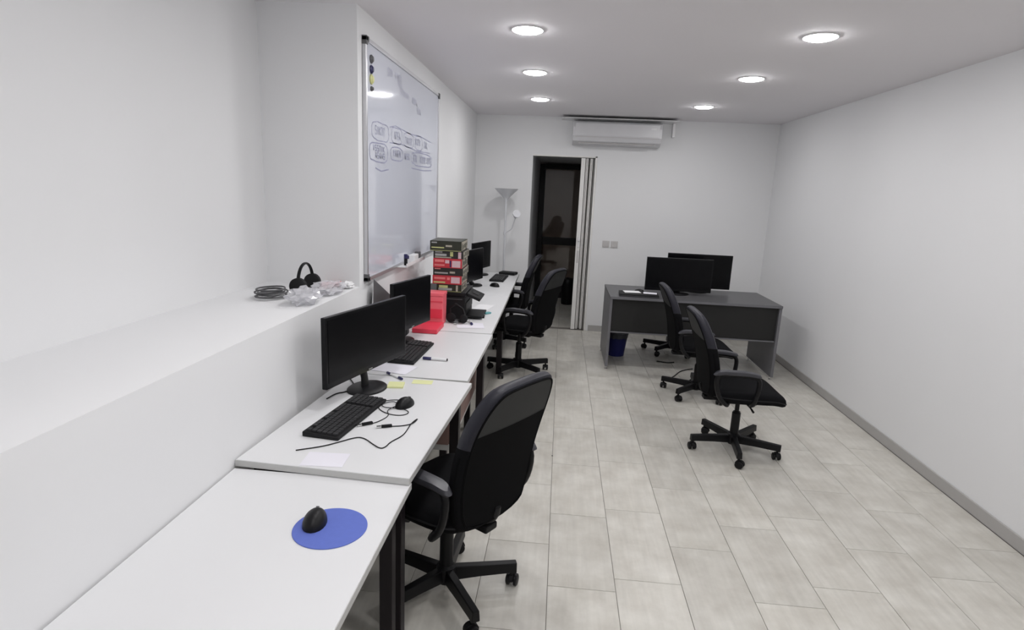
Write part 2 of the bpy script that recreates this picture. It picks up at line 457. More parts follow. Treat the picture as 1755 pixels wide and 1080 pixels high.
st1 += blob(3.28, 3.60, 1.945, 2.045) + [[(3.62, 2.04), (3.75, 2.06), (4.1, 2.045), (4.4, 2.055), (4.75, 2.04)]] + [[(3.62, 1.95), (3.9, 1.96), (4.3, 1.945), (4.72, 1.955)]]
st1 += blob(3.66, 3.90, 1.955, 2.05) + blob(3.94, 4.20, 1.952, 2.045) + blob(4.24, 4.46, 1.955, 2.05)
st2 = word(3.30, 1.885, 6, .03) + word(3.34, 1.845, 5, .03) + word(3.70, 1.875, 5, .04) + word(3.96, 1.87, 4, .04) + word(4.20, 1.865, 3, .05) + word(4.40, 1.865, 5, .05) + word(4.62, 1.87, 4)
st2 += blob(3.24, 3.58, 1.825, 1.93) + blob(3.64, 3.92, 1.85, 1.93) + blob(4.14, 4.80, 1.845, 1.935) + [[(4.15, 1.82), (4.5, 1.815), (4.78, 1.825)], [(3.34, 1.79), (3.45, 1.775), (3.6, 1.79)]]
strokes(st1, 'ink', .006); strokes(st2, 'ink', .0075)
st3 = word(3.58, 2.33, 3, .04) + word(3.74, 2.335, 4, .04) + word(3.86, 2.26, 6, .035) + word(3.80, 2.30, 3, .03) + word(4.15, 2.25, 4, .04) + word(4.3, 2.2, 3, .04)
strokes(st3, 'ink2', .007)
# magnets
for z, m, cl, sz in ((2.352, 'bracket', 'black', .022), (2.300, 'navy', 'dark blue', .022), (2.250, 'yellow2', 'yellow', .026), (2.202, 'bracket', 'small grey', .013)):
    b = bmn(); lathe(b, [(sz, 0.0), (sz, .006), (sz * .75, .009), (sz * .6, .014), (sz * .2, .016)], 20)
    bmesh.ops.rotate(b, matrix=Matrix.Rotation(PI / 2, 3, 'Y'), verts=b.verts, cent=(0, 0, 0))
    o = obj('magnet', b, m, smooth=True, loc=(XL + 0.0145, 3.272, z))
    tag(o, cl + ' round magnet in the column at the top left of the whiteboard', 'magnet', 'magnets on the whiteboard')
# pen tray with eraser and markers at the foot of the board
tr = thing('pen_tray', 'short white marker tray clipped on the whiteboard bottom rail', 'tray', (XL + 0.0225, 3.78, 1.172))
b = bmn(); bx(b, (0.032, 0.24, 0.0), (0.064, 0.50, 0.004)); obj('tray_plate', b, 'white', tr)
b = bmn(); bx(b, (0.062, 0.24, 0.012), (0.004, 0.50, 0.022)); obj('front_lip', b, 'white', tr)
def lying(name, p, l, r, ang, parts, label, cat, group=None, tilt=0):
    t = thing(name, label, cat, p, ang, group)
    for nm, a0, a1, rr, m in parts:
        b = bmn(); tube(b, [(0, a0 * l, r), (0, (a0 + (a1 - a0) * .06) * l, r), (0, (a1 - (a1 - a0) * .06) * l, r), (0, a1 * l, r)], [rr * r * .8, rr * r, rr * r, rr * r * .8], 12)
        obj(nm, b, m, t, smooth=True)
    return t
def standing(name, p, h, r, m1, m2, label, cat):
    t = thing(name, label, cat, p)
    b = bmn(); lathe(b, [(r * .9, 0), (r, .004), (r, h * .62)], 14); obj('barrel', b, m1, t, smooth=True)
    b = bmn(); lathe(b, [(r * 1.08, h * .62), (r * 1.08, h * .96), (r * .8, h)], 14); obj('cap', b, m2, t, smooth=True)
standing('marker_pen', (XL + .055, 3.86, 1.1745), .075, .012, 'plast2', 'navy', 'dark marker standing at the left of the whiteboard tray', 'marker')
standing('marker_pen', (XL + .050, 3.92, 1.1745), .060, .011, 'white', 'navy', 'white marker with dark cap in the whiteboard tray beside the dark one', 'marker')
b = bmn(); bx(b, (0, 0, .026), (.045, .12, .052)); o = obj('board_eraser', b, 'white', bevel=.006, loc=(XL + .052, 4.08, 1.1745)); tag(o, 'white block eraser in the whiteboard tray', 'eraser')
b = bmn(); bx(b, (0, 0, .030), (.040, .035, .060)); o = obj('ink_bottle', b, 'bracket', bevel=.006, loc=(XL + .052, 4.20, 1.1745)); tag(o, 'small dark grey bottle at the right end of the whiteboard tray', 'bottle')

# ------------------------------------------------------------------ air conditioner and wall sockets on the back wall
ac = thing('air_conditioner', 'long white wall air conditioner high on the back wall', 'air conditioner', (0.07, YB, 2.26))
b = bmn()
prof = [(0.0, 0.0), (-0.10, 0.0), (-0.175, 0.035), (-0.20, 0.09), (-0.20, 0.19), (-0.185, 0.245), (-0.16, 0.258), (0.0, 0.258)]
L = 1.02
for x in (0.0, L):
    pass
v0 = [b.verts.new((0, p[0], p[1])) for p in prof]; v1 = [b.verts.new((L, p[0], p[1])) for p in prof]
b.faces.new(v0); b.faces.new(v1[::-1])
for i in range(len(prof)):
    j = (i + 1) % len(prof); b.faces.new((v0[i], v0[j], v1[j], v1[i]))
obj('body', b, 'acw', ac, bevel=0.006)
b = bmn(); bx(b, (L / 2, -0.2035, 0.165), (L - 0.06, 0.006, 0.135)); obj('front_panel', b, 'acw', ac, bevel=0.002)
b = bmn(); bx(b, (L / 2, -0.165, 0.020), (L - 0.14, 0.045, 0.006), Matrix.Rotation(math.radians(25), 3, 'X')); obj('louvre', b, 'grille', ac, bevel=0.002)
b = bmn(); bx(b, (L / 2, -0.197, 0.085), (L - 0.06, 0.012, 0.004)); obj('seam', b, 'grille', ac)
b = bmn(); bx(b, (L - 0.10, -0.208, 0.19), (0.06, 0.003, 0.02)); obj('painted_glint', b, 'white', ac)  # white patch painted as a glint on the front panel
b = bmn(); bx(b, (0.53, -0.13, 0.283), (1.33, 0.26, 0.007)); bx(b, (1.17, -0.03, 0.202), (0.03, 0.06, 0.155))
o = obj('mounting_shelf', b, 'white', bevel=0.002, loc=(0.07, YB, 2.26)); tag(o, 'thin white board under the ceiling above the air conditioner', 'shelf')
for x0, nm, lab, cat in ((0.56, 'light_switch', 'square wall switch plate right of the doorway, nearer the door', 'switch'), (0.665, 'wall_socket', 'round faced socket plate on the back wall beside the switch', 'socket')):
    t = thing(nm, lab, cat, (x0, YB, 1.105))
    b = bmn(); bx(b, (0, -0.005, 0), (0.082, 0.010, 0.082)); obj('plate', b, 'grille', t, bevel=0.003)
    b = bmn()
    if nm == 'light_switch':
        for s in (-1, 0, 1): bx(b, (s * .022, -.012, 0), (.019, .006, .05))
        obj('rocker', b, 'grille', t, bevel=.001)
    else:
        lathe(b, [(.030, .0), (.030, .004), (.026, .004), (.024, .001), (.0, .001)][:4], 24)
        bmesh.ops.rotate(b, matrix=Matrix.Rotation(PI / 2, 3, 'X'), verts=b.verts, cent=(0, 0, 0)); bmesh.ops.translate(b, vec=(0, -.0095, 0), verts=b.verts)
        obj('socket_ring', b, 'grille', t, smooth=True)

# ------------------------------------------------------------------ desks on the left
def rail_desk(name, label, x_front0, x_front1, y0, y1, top, depth=0.625, inset=0.045):
    """desk along the left wall; front edge runs from (x_front0,y0) to (x_front1,y1)"""
    ang = -math.atan2(x_front1 - x_front0, y1 - y0)
    Ld = math.hypot(x_front1 - x_front0, y1 - y0)
    t = thing(name, label, 'desk', (x_front0, y0, 0), ang, 'white desks along the left wall')
    th = 0.025
    b = bmn(); bx(b, (-depth / 2, Ld / 2, top - th / 2), (depth - 0.004, Ld - 0.004, th))
    obj('tabletop', b, 'desk', t, bevel=0.0012, seg=1)
    b = bmn()
    bx(b, (-0.001, Ld / 2, top - th / 2 - .0005), (0.002, Ld - .002, th - .003)); bx(b, (-depth / 2, 0.001, top - th / 2 - .0005), (depth, 0.002, th - .003))
    bx(b, (-depth / 2, Ld - 0.001, top - th / 2 - .0005), (depth, 0.002, th - .003))
    obj('edge_band', b, 'edge', t)
    lw = 0.045
    for yy in (inset, Ld - 0.045):
        for xx in (-0.07, -depth + 0.05):
            b = bmn(); bx(b, (xx, yy, (top - th) / 2), (lw, lw, top - th)); obj('leg', b, 'legs', t, bevel=0.003)
        b = bmn(); bx(b, (-depth / 2, yy, top - th - 0.025), (depth - 0.1 - lw, lw * .8, 0.045)); obj('end_rail', b, 'legs', t, bevel=0.002)
    b = bmn(); bx(b, (-depth + 0.05, Ld / 2, top - th - 0.03), (0.03, Ld - 0.14, 0.05)); obj('back_rail', b, 'legs', t, bevel=0.002)
    return t
rail_desk('desk', 'lowest white desk nearest the camera, with the blue mouse pad', -0.450, -0.450, 0.742, 1.790, 0.719)
rail_desk('desk', 'white desk with the front monitor, keyboard and coiled mouse', -0.452, -0.398, 1.766, 2.785, 0.745, inset=0.085)
rail_desk('desk', 'white desk with the second monitor and the red folders', -0.424, -0.414, 2.815, 3.818, 0.744)
rail_desk('desk', 'long white desk carrying the black printer and stacked boxes', -0.424, -0.438, 3.836, 5.326, 0.744)
rail_desk('desk', 'farthest long white desk with two monitors by the floor lamp', -0.440, -0.455, 5.332, 6.83, 0.744)
T = 0.7455

# brown cabinet under the third desk
cb = thing('storage_cabinet', 'brown low cabinet on black legs beneath the white desks, left of the front chair', 'cabinet', (-0.93, 3.02, 0))
box_obj('body', 0, 0.375, 0, 0.97, 0.29, 0.655, 'brown', cb, 0.003)
box_obj('plinth', 0.01, 0.38, 0.005, 0.965, 0.255, 0.29, 'edge', cb, 0.002)
for k in range(2):
    d = box_obj('door', 0.3755, 0.390, 0.004 + .483 * k, 0.479 + .483 * k, 0.296, 0.650, 'brown', cb, 0.002)
    box_obj('handle', 0.3905, 0.400, 0.42 + .11 * k, 0.43 + .11 * k, 0.46, 0.56, 'bracket', d, 0.002)
for xx in (0.04, 0.34):
    for yy in (0.05, 0.92):
        box_obj('foot', xx - .02, xx + .02, yy - .02, yy + .02, 0.0, 0.255, 'legs', cb, 0.003)

# ------------------------------------------------------------------ office chairs
def make_chair(label, group=None):
    t = thing('office_chair', label, 'chair', group=group)
    # base: five legs with castors
    b = bmn(); lathe(b, [(0.018, 0.045), (0.034, 0.05), (0.040, 0.065), (0.042, 0.125), (0.030, 0.135)], 20); obj('hub', b, 'plast', t, smooth=True)
    for k in range(5):
        a = math.radians(-42 + 72 * k)
        R = Matrix.Rotation(a, 3, 'Z')
        b = bmn()
        secs = [(0.030, 0.122, 0.021, 0.062), (0.14, 0.120, 0.020, 0.070), (0.275, 0.118, 0.019, 0.074), (0.306, 0.118, 0.018, 0.070)]
        rings = []
        for (r, zt, hw, zb) in secs:
            rings.append([b.verts.new(R @ Vector(p)) for p in ((r, -hw, zb), (r, hw, zb), (r, hw * .8, zt), (r, -hw * .8, zt))])
        for i in range(3):
            for j in range(4): b.faces.new((rings[i][j], rings[i][(j + 1) % 4], rings[i + 1][(j + 1) % 4], rings[i + 1][j]))
        b.faces.new(rings[0][::-1]); b.faces.new(rings[-1])
        obj('leg', b, 'plast', t, bevel=0.004)
        c = R @ Vector((0.287, 0, 0)); sw = a + 1.1 + k * 0.9
        b = bmn()
        d = Vector((math.cos(sw), math.sin(sw), 0)); nn = Vector((-d.y, d.x, 0))
        tube(b, [c + Vector((0, 0, .084)), c + Vector((0, 0, .050))], .008, 8)
        # hood: half disc over the wheels
        n = 10; r = .030
        o_ = c + d * .010
        for s in (-.007, .007):
            pass
        va = [b.verts.new(o_ + nn * -.009 + d * r * math.cos(PI * i / n) + Vector((0, 0, .029 + r * math.sin(PI * i / n)))) for i in range(n + 1)]
        vb = [b.verts.new(o_ + nn * .009 + d * r * math.cos(PI * i / n) + Vector((0, 0, .029 + r * math.sin(PI * i / n)))) for i in range(n + 1)]
        b.faces.new(va); b.faces.new(vb[::-1])
        for i in range(n): b.faces.new((va[i], va[i + 1], vb[i + 1], vb[i]))
        b.faces.new((va[0], vb[0], vb[n], va[n]))
        cs = obj('castor', b, 'plast2', t)
        for s in (-1, 1):
            b = bmn(); q0 = o_ + nn * s * .0095 + Vector((0, 0, .0265)); q1 = o_ + nn * s * .026 + Vector((0, 0, .0265))
            tube(b, [q0, q0 + (q1 - q0) * .15, q0 + (q1 - q0) * .8, q1], [.024, .0262, .0262, .020], 18)
            obj('wheel', b, 'plast', cs, smooth=True)
    b = bmn(); lathe(b, [(0.029, 0.13), (0.029, 0.29), (0.024, 0.295), (0.024, 0.30), (0.015, 0.30), (0.015, 0.40)], 18); obj('gas_cylinder', b, 'plast', t, smooth=True)
    b = bmn(); bx(b, (0, -0.02, 0.405), (0.17, 0.24, 0.045)); bx(b, (0, -0.17, .40), (.07, .14, .03)); obj('tilt_mechanism', b, 'plast2', t, bevel=0.008)
    b = bmn(); tube(b, [(0.05, 0.02, 0.40), (0.17, 0.03, 0.395), (0.23, 0.03, 0.388)], [.005, .005, .008], 8); obj('lever', b, 'plast', t, smooth=True)
    # seat
    ol = smooth_pts([(-.14, -.235), (.14, -.235), (.215, -.20), (.245, -.05), (.245, .15), (.21, .245), (.10, .265), (-.10, .265), (-.21, .245), (-.245, .15), (-.245, -.05), (-.215, -.20)], 2, True)
    def pseat(u, v, d):
        return Vector((u, v, 0.475 + d - (0.035 * max(0, (v - .14) / .12) ** 2) + 0.012 * (u / .24) ** 2))
    b = bmn(); pillow(b, ol, [(.35, -.048), (.80, -.048), (.93, -.044), (.99, -.028), (1.0, -.008), (.985, .012), (.93, .026), (.80, .033), (.40, .030)], pseat)
    st = obj('seat', b, 'fabric', t, smooth=True)
    b = bmn(); pts = [pseat(p[0] * .997, p[1] * .997, -.012) for p in ol]; pts.append(pts[0]); tube(b, pts, .0045, 6, caps=False); obj('piping', b, 'plast2', st, smooth=True)
    # backrest
    ob = smooth_pts([(x * 1.0, .435 + (z - .478) * 1.15) for x, z in [(-.165, .478), (.165, .478), (.205, .54), (.222, .66), (.228, .80), (.219, .90), (.180, .985), (.12, 1.012), (-.12, 1.012), (-.180, .985), (-.219, .90), (-.228, .80), (-.222, .66), (-.205, .54)]], 2, True)
    def yb(z):
        s = max(0.0, min(1.0, (z - .44) / .62))
        return -(0.225 - 0.022 * math.sin(s * PI) + 0.147 * s ** 1.4)
    def pback(u, v, d):   # d positive to the front
        return Vector((u, yb(v) + d + 0.22 * u * u, v))
    b = bmn(); pillow(b, ob, [(.45, -.034), (.86, -.035), (.935, -.033), (.975, -.024), (.997, -.008), (1.0, .006), (.975, .022), (.90, .031), (.78, .034), (.40, .030)], pback)
    bk = obj('backrest', b, ['leather', 'fabric'], t, smooth=True)
    for pg in bk.data.polygons:
        if pg.center.z < .80: pg.material_index = 1
    cz = sum(p[1] for p in ob) / len(ob)
    inner = [Vector((p[0] * .915, cz + (p[1] - cz) * .935)) for p in ob]
    b = bmn(); pts = [pback(p.x, p.y, -.0350) for p in inner]; pts.append(pts[0]); tube(b, pts, .0042, 6, caps=False); obj('piping', b, 'mesh', bk, smooth=True)
    def hw(z):
        xs_ = []
        for i in range(len(inner)):
            a, c = inner[i], inner[(i + 1) % len(inner)]
            if (a.y - z) * (c.y - z) <= 0 and abs(a.y - c.y) > 1e-6:
                xs_.append(abs(a.x + (c.x - a.x) * (z - a.y) / (c.y - a.y)))
        return max(xs_) if xs_ else 0.0
    def panel(z0, z1, d, name, m, rows=14, cols=10):
        b = bmn(); g = []
        for i in range(rows + 1):
            z = z0 + (z1 - z0) * i / rows; h = hw(z)
            g.append([b.verts.new(pback(-h + 2 * h * j / cols, z, d)) for j in range(cols + 1)])
        for i in range(rows):
            for j in range(cols): b.faces.new((g[i][j], g[i][j + 1], g[i + 1][j + 1], g[i + 1][j]))
        return obj(name, b, m, bk, smooth=True)
    zt = max(p.y for p in inner); zb = min(p.y for p in inner)
    panel(0.865, zt - .001, -.0365, 'upper_back_panel', 'backp')
    panel(zb + .001, 0.865, -.0375, 'lower_back_panel', 'mesh')
    # lower edge wrap of the back (black fabric shell) hides the leather below the panel line
    b = bmn(); pts = [pback(p.x, p.y, 0) for p in ob if p.y < .80]
    sh = [p for p in ob]
    n = len(ob); band = []
    for k in range(n):
        p, q = ob[k], ob[(k + 1) % n]
        if p.y < .80 and q.y < .80:
            f = []
            for (pp, s, d) in ((p, .93, -.0368), (q, .93, -.0368)):
                f.append(pback(pp.x * s, cz + (pp.y - cz) * s, d))
            for (pp, s, d) in ((q, 1.006, -.006), (p, 1.006, -.006)):
                f.append(pback(pp.x * s, cz + (pp.y - cz) * s, d))
            b.faces.new([b.verts.new(v) for v in f])
    bmesh.ops.remove_doubles(b, verts=b.verts, dist=1e-5)
    obj('lower_edge_cover', b, 'mesh', bk, smooth=True)
    b = bmn(); tube(b, [(0, -.12, .40), (0, -.20, .405), (0, -.245, .44), (0, -.262, .47), (0, -.268, .50)], [.022, .022, .022, .02, .016], 8, 0.45); obj('back_bar', b, 'plast2', t, smooth=True)
    # arm loops
    for s in (-1, 1):
        b = bmn()
        path = smooth_pts([(s * .20, -.13, .425), (s * .250, -.150, .43), (s * .256, -.215, .50), (s * .256, -.238, .640), (s * .256, -.18, .655), (s * .256, -.05, .652), (s * .256, .03, .640), (s * .256, .04, .58), (s * .250, .02, .45), (s * .20, .02, .425)], 2)
        tube(b, path, .015, 10)
        ar = obj('armrest', b, 'plast', t, smooth=True)
        b = bmn()
        oa = smooth_pts([(-.022, -.255), (.022, -.255), (.030, -.16), (.030, -.02), (.020, .045), (-.020, .045), (-.030, -.02), (-.030, -.16)], 2, True)
        pillow(b, oa, [(.5, -.010), (.95, -.010), (1.0, .0), (.93, .012), (.5, .015)], lambda u, v, d, s=s: Vector((s * .256 + u, v, .668 + d - 0.5 * max(0, v + .06) ** 1.5 - 1.2 * max(0, -.19 - v) ** 1.5)))
        obj('arm_pad', b, 'armpad', ar, smooth=True)
    return t

ch = make_chair('large black office chair in the foreground with a charcoal upper back panel')
ch.location = (-0.40, 2.20, 0); ch.rotation_euler = (0, 0, math.radians(57))
dup(ch, (-0.33, 5.38, 0), math.radians(67), 'black office chair at the long desk, its back leaning before the doorway', sz=.985)
dup(ch, (-0.58, 6.40, 0), math.radians(86), 'farthest black office chair, pushed in at the last desk by the door', sz=.98)
dup(ch, (1.275, 5.08, 0), math.radians(-90), 'black office chair facing right in front of the dark desk', sz=.93)
dup(ch, (1.28, 3.93, 0), math.radians(-90), 'nearer black office chair on the right side, facing the right wall', base_rz=math.radians(34), sz=.94)
dup(ch, (1.30, 6.50, 0), math.radians(200), 'black office chair behind the dark desk, only its castors visible below', sz=.93)

# ------------------------------------------------------------------ monitors
def monitor(label, pl, pr, z0, h, base_c, base_r=0.105, base_rot=0, group='black monitors'):
    """pl, pr: floor-plan ends of the screen seen from its front (left, right)"""
    pl = Vector(pl); pr = Vector(pr); d = pr - pl; W = d.length; d.normalize()
    ang = math.atan2(d.y, d.x)
    c = (pl + pr) / 2
    t = thing('monitor', label, 'monitor', (c.x, c.y, T), ang, group)
    z = z0 - T                                   # local: x along the screen, -y the front
    b = bmn(); bx(b, (0, 0.012, z + h / 2), (W, 0.024, h)); obj('bezel', b, 'bezel', t, bevel=0.004)
    b = bmn(); bx(b, (0, -0.0005, z + h / 2 + .006), (W - 0.030, 0.002, h - 0.040)); obj('screen', b, 'screen', t)
    b = bmn(); bx(b, (0, 0.034, z + h * .5), (W * .55, 0.024, h * .62)); obj('rear_housing', b, 'plast2', t, bevel=0.010)
    b = bmn(); bx(b, (0, -.0015, z + .009), (.03, .001, .004)); obj('badge', b, 'lblgrey', t)
    bl = Matrix.Rotation(-ang, 2) @ Vector((base_c[0] - c.x, base_c[1] - c.y))
    b = bmn()
    nk = [(0.0, 0.045, z + h * .3), (0.0, 0.045, z + .01), (bl.x, bl.y + .02, .02)]
    tube(b, [nk[0], nk[1], (bl.x * .3, .03 + (bl.y) * .2, z * .6), (bl.x, bl.y + .012, .012)], [.026, .026, .024, .028], 10, 0.45)
    obj('neck', b, 'plast', t, smooth=True)
    b = bmn(); lathe(b, [(base_r, 0), (base_r, .006), (base_r * .92, .012), (base_r * .3, .016)], 40)
    for v in b.verts: v.co.y *= .80
    bmesh.ops.translate(b, vec=(bl.x, bl.y, 0), verts=b.verts)
    obj('stand_base', b, 'plast', t, smooth=True)
    return t
monitor('large black monitor at the front left, screen off', (-0.941, 2.279), (-0.768, 2.901), 0.840, 0.311, (-0.872, 2.595), .108)
monitor('second black monitor from the front, beside the red folders', (-0.925, 3.215), (-0.808, 3.663), 0.850, 0.299, (-0.950, 3.50), .09)
monitor('third black monitor, just behind the printer and box stack', (-0.90, 5.47), (-0.770, 5.95), 0.800, 0.315, (-0.835, 5.78), .10)
monitor('farthest black monitor on the left desks, beside the lamp', (-0.93, 6.30), (-0.795, 6.78), 0.820, 0.300, (-0.87, 6.56), .10)

# ------------------------------------------------------------------ keyboards and mice
def keyboard(label, p, rz, Lk_=0.445, Wk=0.150, group='black keyboards'):
    t = thing('keyboard', label, 'keyboard', p, rz, group)
    b = bmn()
    v = bx(b, (0, 0, .010), (Wk, Lk_, .020))
    for q in b.verts:
        if q.co.z > .01 and q.co.x > 0: q.co.z = .013       # lower toward the user
    obj('case', b, 'plast2', t, bevel=0.004)
    b = bmn()
    rows = 6; cols = 20
    for i in range(rows):
        for j in range(cols):
            if 14 == j or (i < 1 and j in (1, 5, 9)): continue
            x = Wk * (-.43 + .86 * (i + .5) / rows); y = Lk_ * (-.475 + .95 * (j + .5) / cols)
            zt = .021 - .007 * (x / Wk + .5)
            bx(b, (x, y, zt + .003), (Wk * .86 / rows - .004, Lk_ * .95 / cols - .003, .007))
    o = obj('keys', b, 'keys', t); o['kind'] = 'stuff'
    return t
k1 = keyboard('black keyboard below the front monitor', (-0.835, 2.235, T), math.radians(-7))
dup(k1, (-0.820, 3.240, T + .0), math.radians(-2), 'black keyboard before the second monitor')
dup(k1, (-0.640, 6.33, T), math.radians(-2), 'black keyboard on the farthest desk, near its middle')

def mouse(label, p, rz, group='black mice'):
    t = thing('computer_mouse', label, 'mouse', p, rz, group)
    b = bmn(); bmesh.ops.create_uvsphere(b, u_segments=20, v_segments=12, radius=1)
    for v in b.verts:
        z = max(0, v.co.z)
        v.co = Vector((v.co.x * .034 * (1 - .12 * v.co.y), v.co.y * .057, z * .040 * (1 - .15 * v.co.y)))
    obj('shell', b, 'plast', t, smooth=True)
    b = bmn(); tube(b, [(-.004, .032, .026), (.004, .032, .026)], .007, 14); obj('scroll_wheel', b, 'bracket', t, smooth=True)
    return t
m1 = mouse('black mouse lying with its coiled cable on the second desk', (-0.640, 2.415, T), math.radians(-20))
dup(m1, (-0.665, 1.505, 0.7225), math.radians(10), 'black mouse on the round blue mouse pad')
dup(m1, (-0.63, 5.80, T), math.radians(60), 'black mouse on the farthest desk, in front of its keyboard')
b = bmn(); lathe(b, [(.105, 0), (.105, .0022), (.103, .003)], 60)
tag(obj('mouse_pad', b, 'blueP', smooth=False, loc=(-0.613, 1.488, 0.7193)), 'round blue mouse pad on the nearest desk', 'mouse pad')

def cable(name, pts, r, m, label, cat='cable', z=T, it=2, plug=None):
    t = thing(name, label, cat, (0, 0, 0)) if plug else None
    b = bmn(); P = smooth_pts([(p[0], p[1], z + r + (p[2] if len(p) > 2 else 0)) for p in pts], it)
    tube(b, P, r, 6)
    if not plug:
        return tag(obj(name, b, m, smooth=True), label, cat)
    obj('lead', b, m, t, smooth=True)
    (a, c) = plug; a = Vector(a); c = Vector(c); d = (c - a)
    ang = math.atan2(d.y, d.x); L_ = d.length; mid = (a + c) / 2
    R = Matrix.Rotation(ang, 3, 'Z')
    b = bmn(); bx(b, (mid.x - d.x * .15, mid.y - d.y * .15, z + .006), (L_ * .7, .013, .010), R); obj('plug_body', b, 'plast', t, bevel=.002)
    b = bmn(); bx(b, (mid.x + d.x * .37, mid.y + d.y * .37, z + .006), (L_ * .28, .011, .0045), R); obj('plug_shell', b, 'silver', t)
    return t
cable('keyboard_cable', [(-.905, 1.90), (-.824, 1.948), (-.784, 1.99), (-.732, 2.05), (-.699, 2.045), (-.649, 1.996), (-.613, 1.966), (-.598, 1.984), (-.595, 2.026), (-.564, 2.092), (-.561, 2.144), (-.563, 2.223), (-.546, 2.284), (-.553, 2.212, .002), (-.59, 2.187), (-.63, 2.175)],
      .0021, 'plast2', 'black keyboard cable snaking over the second desk', plug=((-.63, 2.175), (-.685, 2.150)))
cable('mouse_cable', [(-.650, 2.465), (-.70, 2.475), (-.755, 2.44), (-.75, 2.36), (-.69, 2.30), (-.62, 2.29), (-.595, 2.34), (-.65, 2.37, .003), (-.72, 2.36, .003), (-.745, 2.40, .003), (-.70, 2.45, .003), (-.665, 2.40, .004), (-.70, 2.33, .005), (-.672, 2.285), (-.695, 2.216), (-.715, 2.19)],
      .0019, 'plast2', 'thin mouse cable coiled in loops beside the black mouse', plug=((-.715, 2.19), (-.765, 2.15)))
cable('monitor_cable', [(-1.0, 2.42), (-.985, 2.50), (-.95, 2.52), (-.93, 2.60), (-.99, 2.70), (-1.02, 2.74)], .003, 'plast2', 'black cable behind the stand of the front monitor')

# small things on the second and third desks
def slab(name, x, y, z, sx, sy, sz, rz, m, label, cat, bevel=0.0, group=None):
    b = bmn(); bx(b, (0, 0, sz / 2), (sx, sy, sz)); o = obj(name, b, m, bevel=bevel, loc=(x, y, z), rz=math.radians(rz)); return tag(o, label, cat, group)
slab('sticky_notes', -0.752, 2.665, T, .076, .076, .008, 8, 'yellow', 'pad of yellow sticky notes beside the front monitor', 'sticky notes', .0)
slab('sticky_note', -0.640, 2.745, T, .10, .06, .0006, 4, 'yellow', 'single pale yellow note at the back edge of the second desk', 'sticky note')
slab('paper_sheet', -0.775, 1.852, T, .148, .105, .0006, 4, 'paper', 'small white paper under the black keyboard cable', 'paper')
slab('paper_sheet', -0.840, 2.935, T, .21, .15, .0006, -12, 'paper', 'crumpled looking white sheet in front of the second keyboard', 'paper')
lying('ballpoint_pen', (-0.745, 2.752, T), .135, .006, math.radians(50), [('barrel', .22, .78, 1, 'white'), ('cap', .74, 1.0, 1.15, 'navy'), ('end_plug', 0.0, .24, 1.1, 'navy')], 'white pen with dark blue ends beside the sticky notes', 'pen')
lying('marker_pen', (-0.588, 3.128, T), .142, .008, math.radians(88), [('barrel', 0.02, .66, 1, 'white'), ('cap', .66, 1.0, 1.1, 'navy'), ('end_plug', 0.0, .04, .9, 'plast2')], 'white board marker with blue cap on the third desk', 'marker')

slab('zipped_case', -0.575, 6.72, T, .19, .13, .030, -15, 'plast2', 'small flat black case at the far end of the last desk', 'case', .008)
# peaked dark grey sheet at the wall behind the front monitor
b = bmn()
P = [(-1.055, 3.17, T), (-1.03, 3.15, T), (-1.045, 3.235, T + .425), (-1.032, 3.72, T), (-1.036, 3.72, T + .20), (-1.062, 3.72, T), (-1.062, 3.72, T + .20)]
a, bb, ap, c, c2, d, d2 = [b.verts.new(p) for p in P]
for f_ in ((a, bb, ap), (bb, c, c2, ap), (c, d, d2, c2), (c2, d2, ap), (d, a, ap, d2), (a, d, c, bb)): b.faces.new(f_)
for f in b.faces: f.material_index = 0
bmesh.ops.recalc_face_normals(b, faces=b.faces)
o = obj('peaked_sheet', b, ['dark_sheet', 'paper2'], None)
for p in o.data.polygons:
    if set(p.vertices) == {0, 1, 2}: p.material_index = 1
tag(o, 'tall peaked dark grey sheet with a white edge, behind the two front monitors', 'dark_sheet')

# red folders
rf = thing('red_folder_stack', 'tall pinkish red plastic carton beside the printer', 'box', (-0.945, 3.98, T))
box_obj('body', 0, .155, 0, .13, 0, .205, 'pink', rf, .004)
box_obj('lid', -.003, .158, -.003, .133, .206, .228, 'pink', rf, .003)
box_obj('lower_band', .0, .150, -.0035, -.0003, .05, .115, 'red', rf)
box_obj('side_strip', .002, .152, -.0035, -.0003, .165, .170, 'red', rf)
tag(box_obj('red_binder', -.944, -.775, 3.72, 3.955, T, T + .030, 'red', None, .004), 'flat dark red box file lying in front of the pinkish red carton', 'binder')

# printer
pr = thing('printer', 'black printer carrying the stack of product boxes', 'printer', (-1.0, 4.20, T))
box_obj('body', 0, .330, 0, .36, 0.004, .17, 'plast2', pr, .008)
box_obj('scanner_lid', -.004, .334, -.004, .364, .172, .203, 'plast', pr, .006)
b = bmn(); bx(b, (.385, .16, .165), (.11, .24, .022), Matrix.Rotation(math.radians(22), 3, 'Y')); cp = obj('control_panel', b, 'plast2', pr, bevel=.005)
b = bmn(); bx(b, (.388, .16, .178), (.05, .08, .003), Matrix.Rotation(math.radians(22), 3, 'Y')); obj('display', b, 'screen', cp)
box_obj('paper_tray', .330, .455, .03, .30, .012, .026, 'plast', pr, .004)
box_obj('output_slot', .329, .336, .03, .33, .06, .12, 'blackp', pr, .001)
box_obj('front_groove', .02, .31, -.0035, .0, .150, .154, 'bracket', pr)
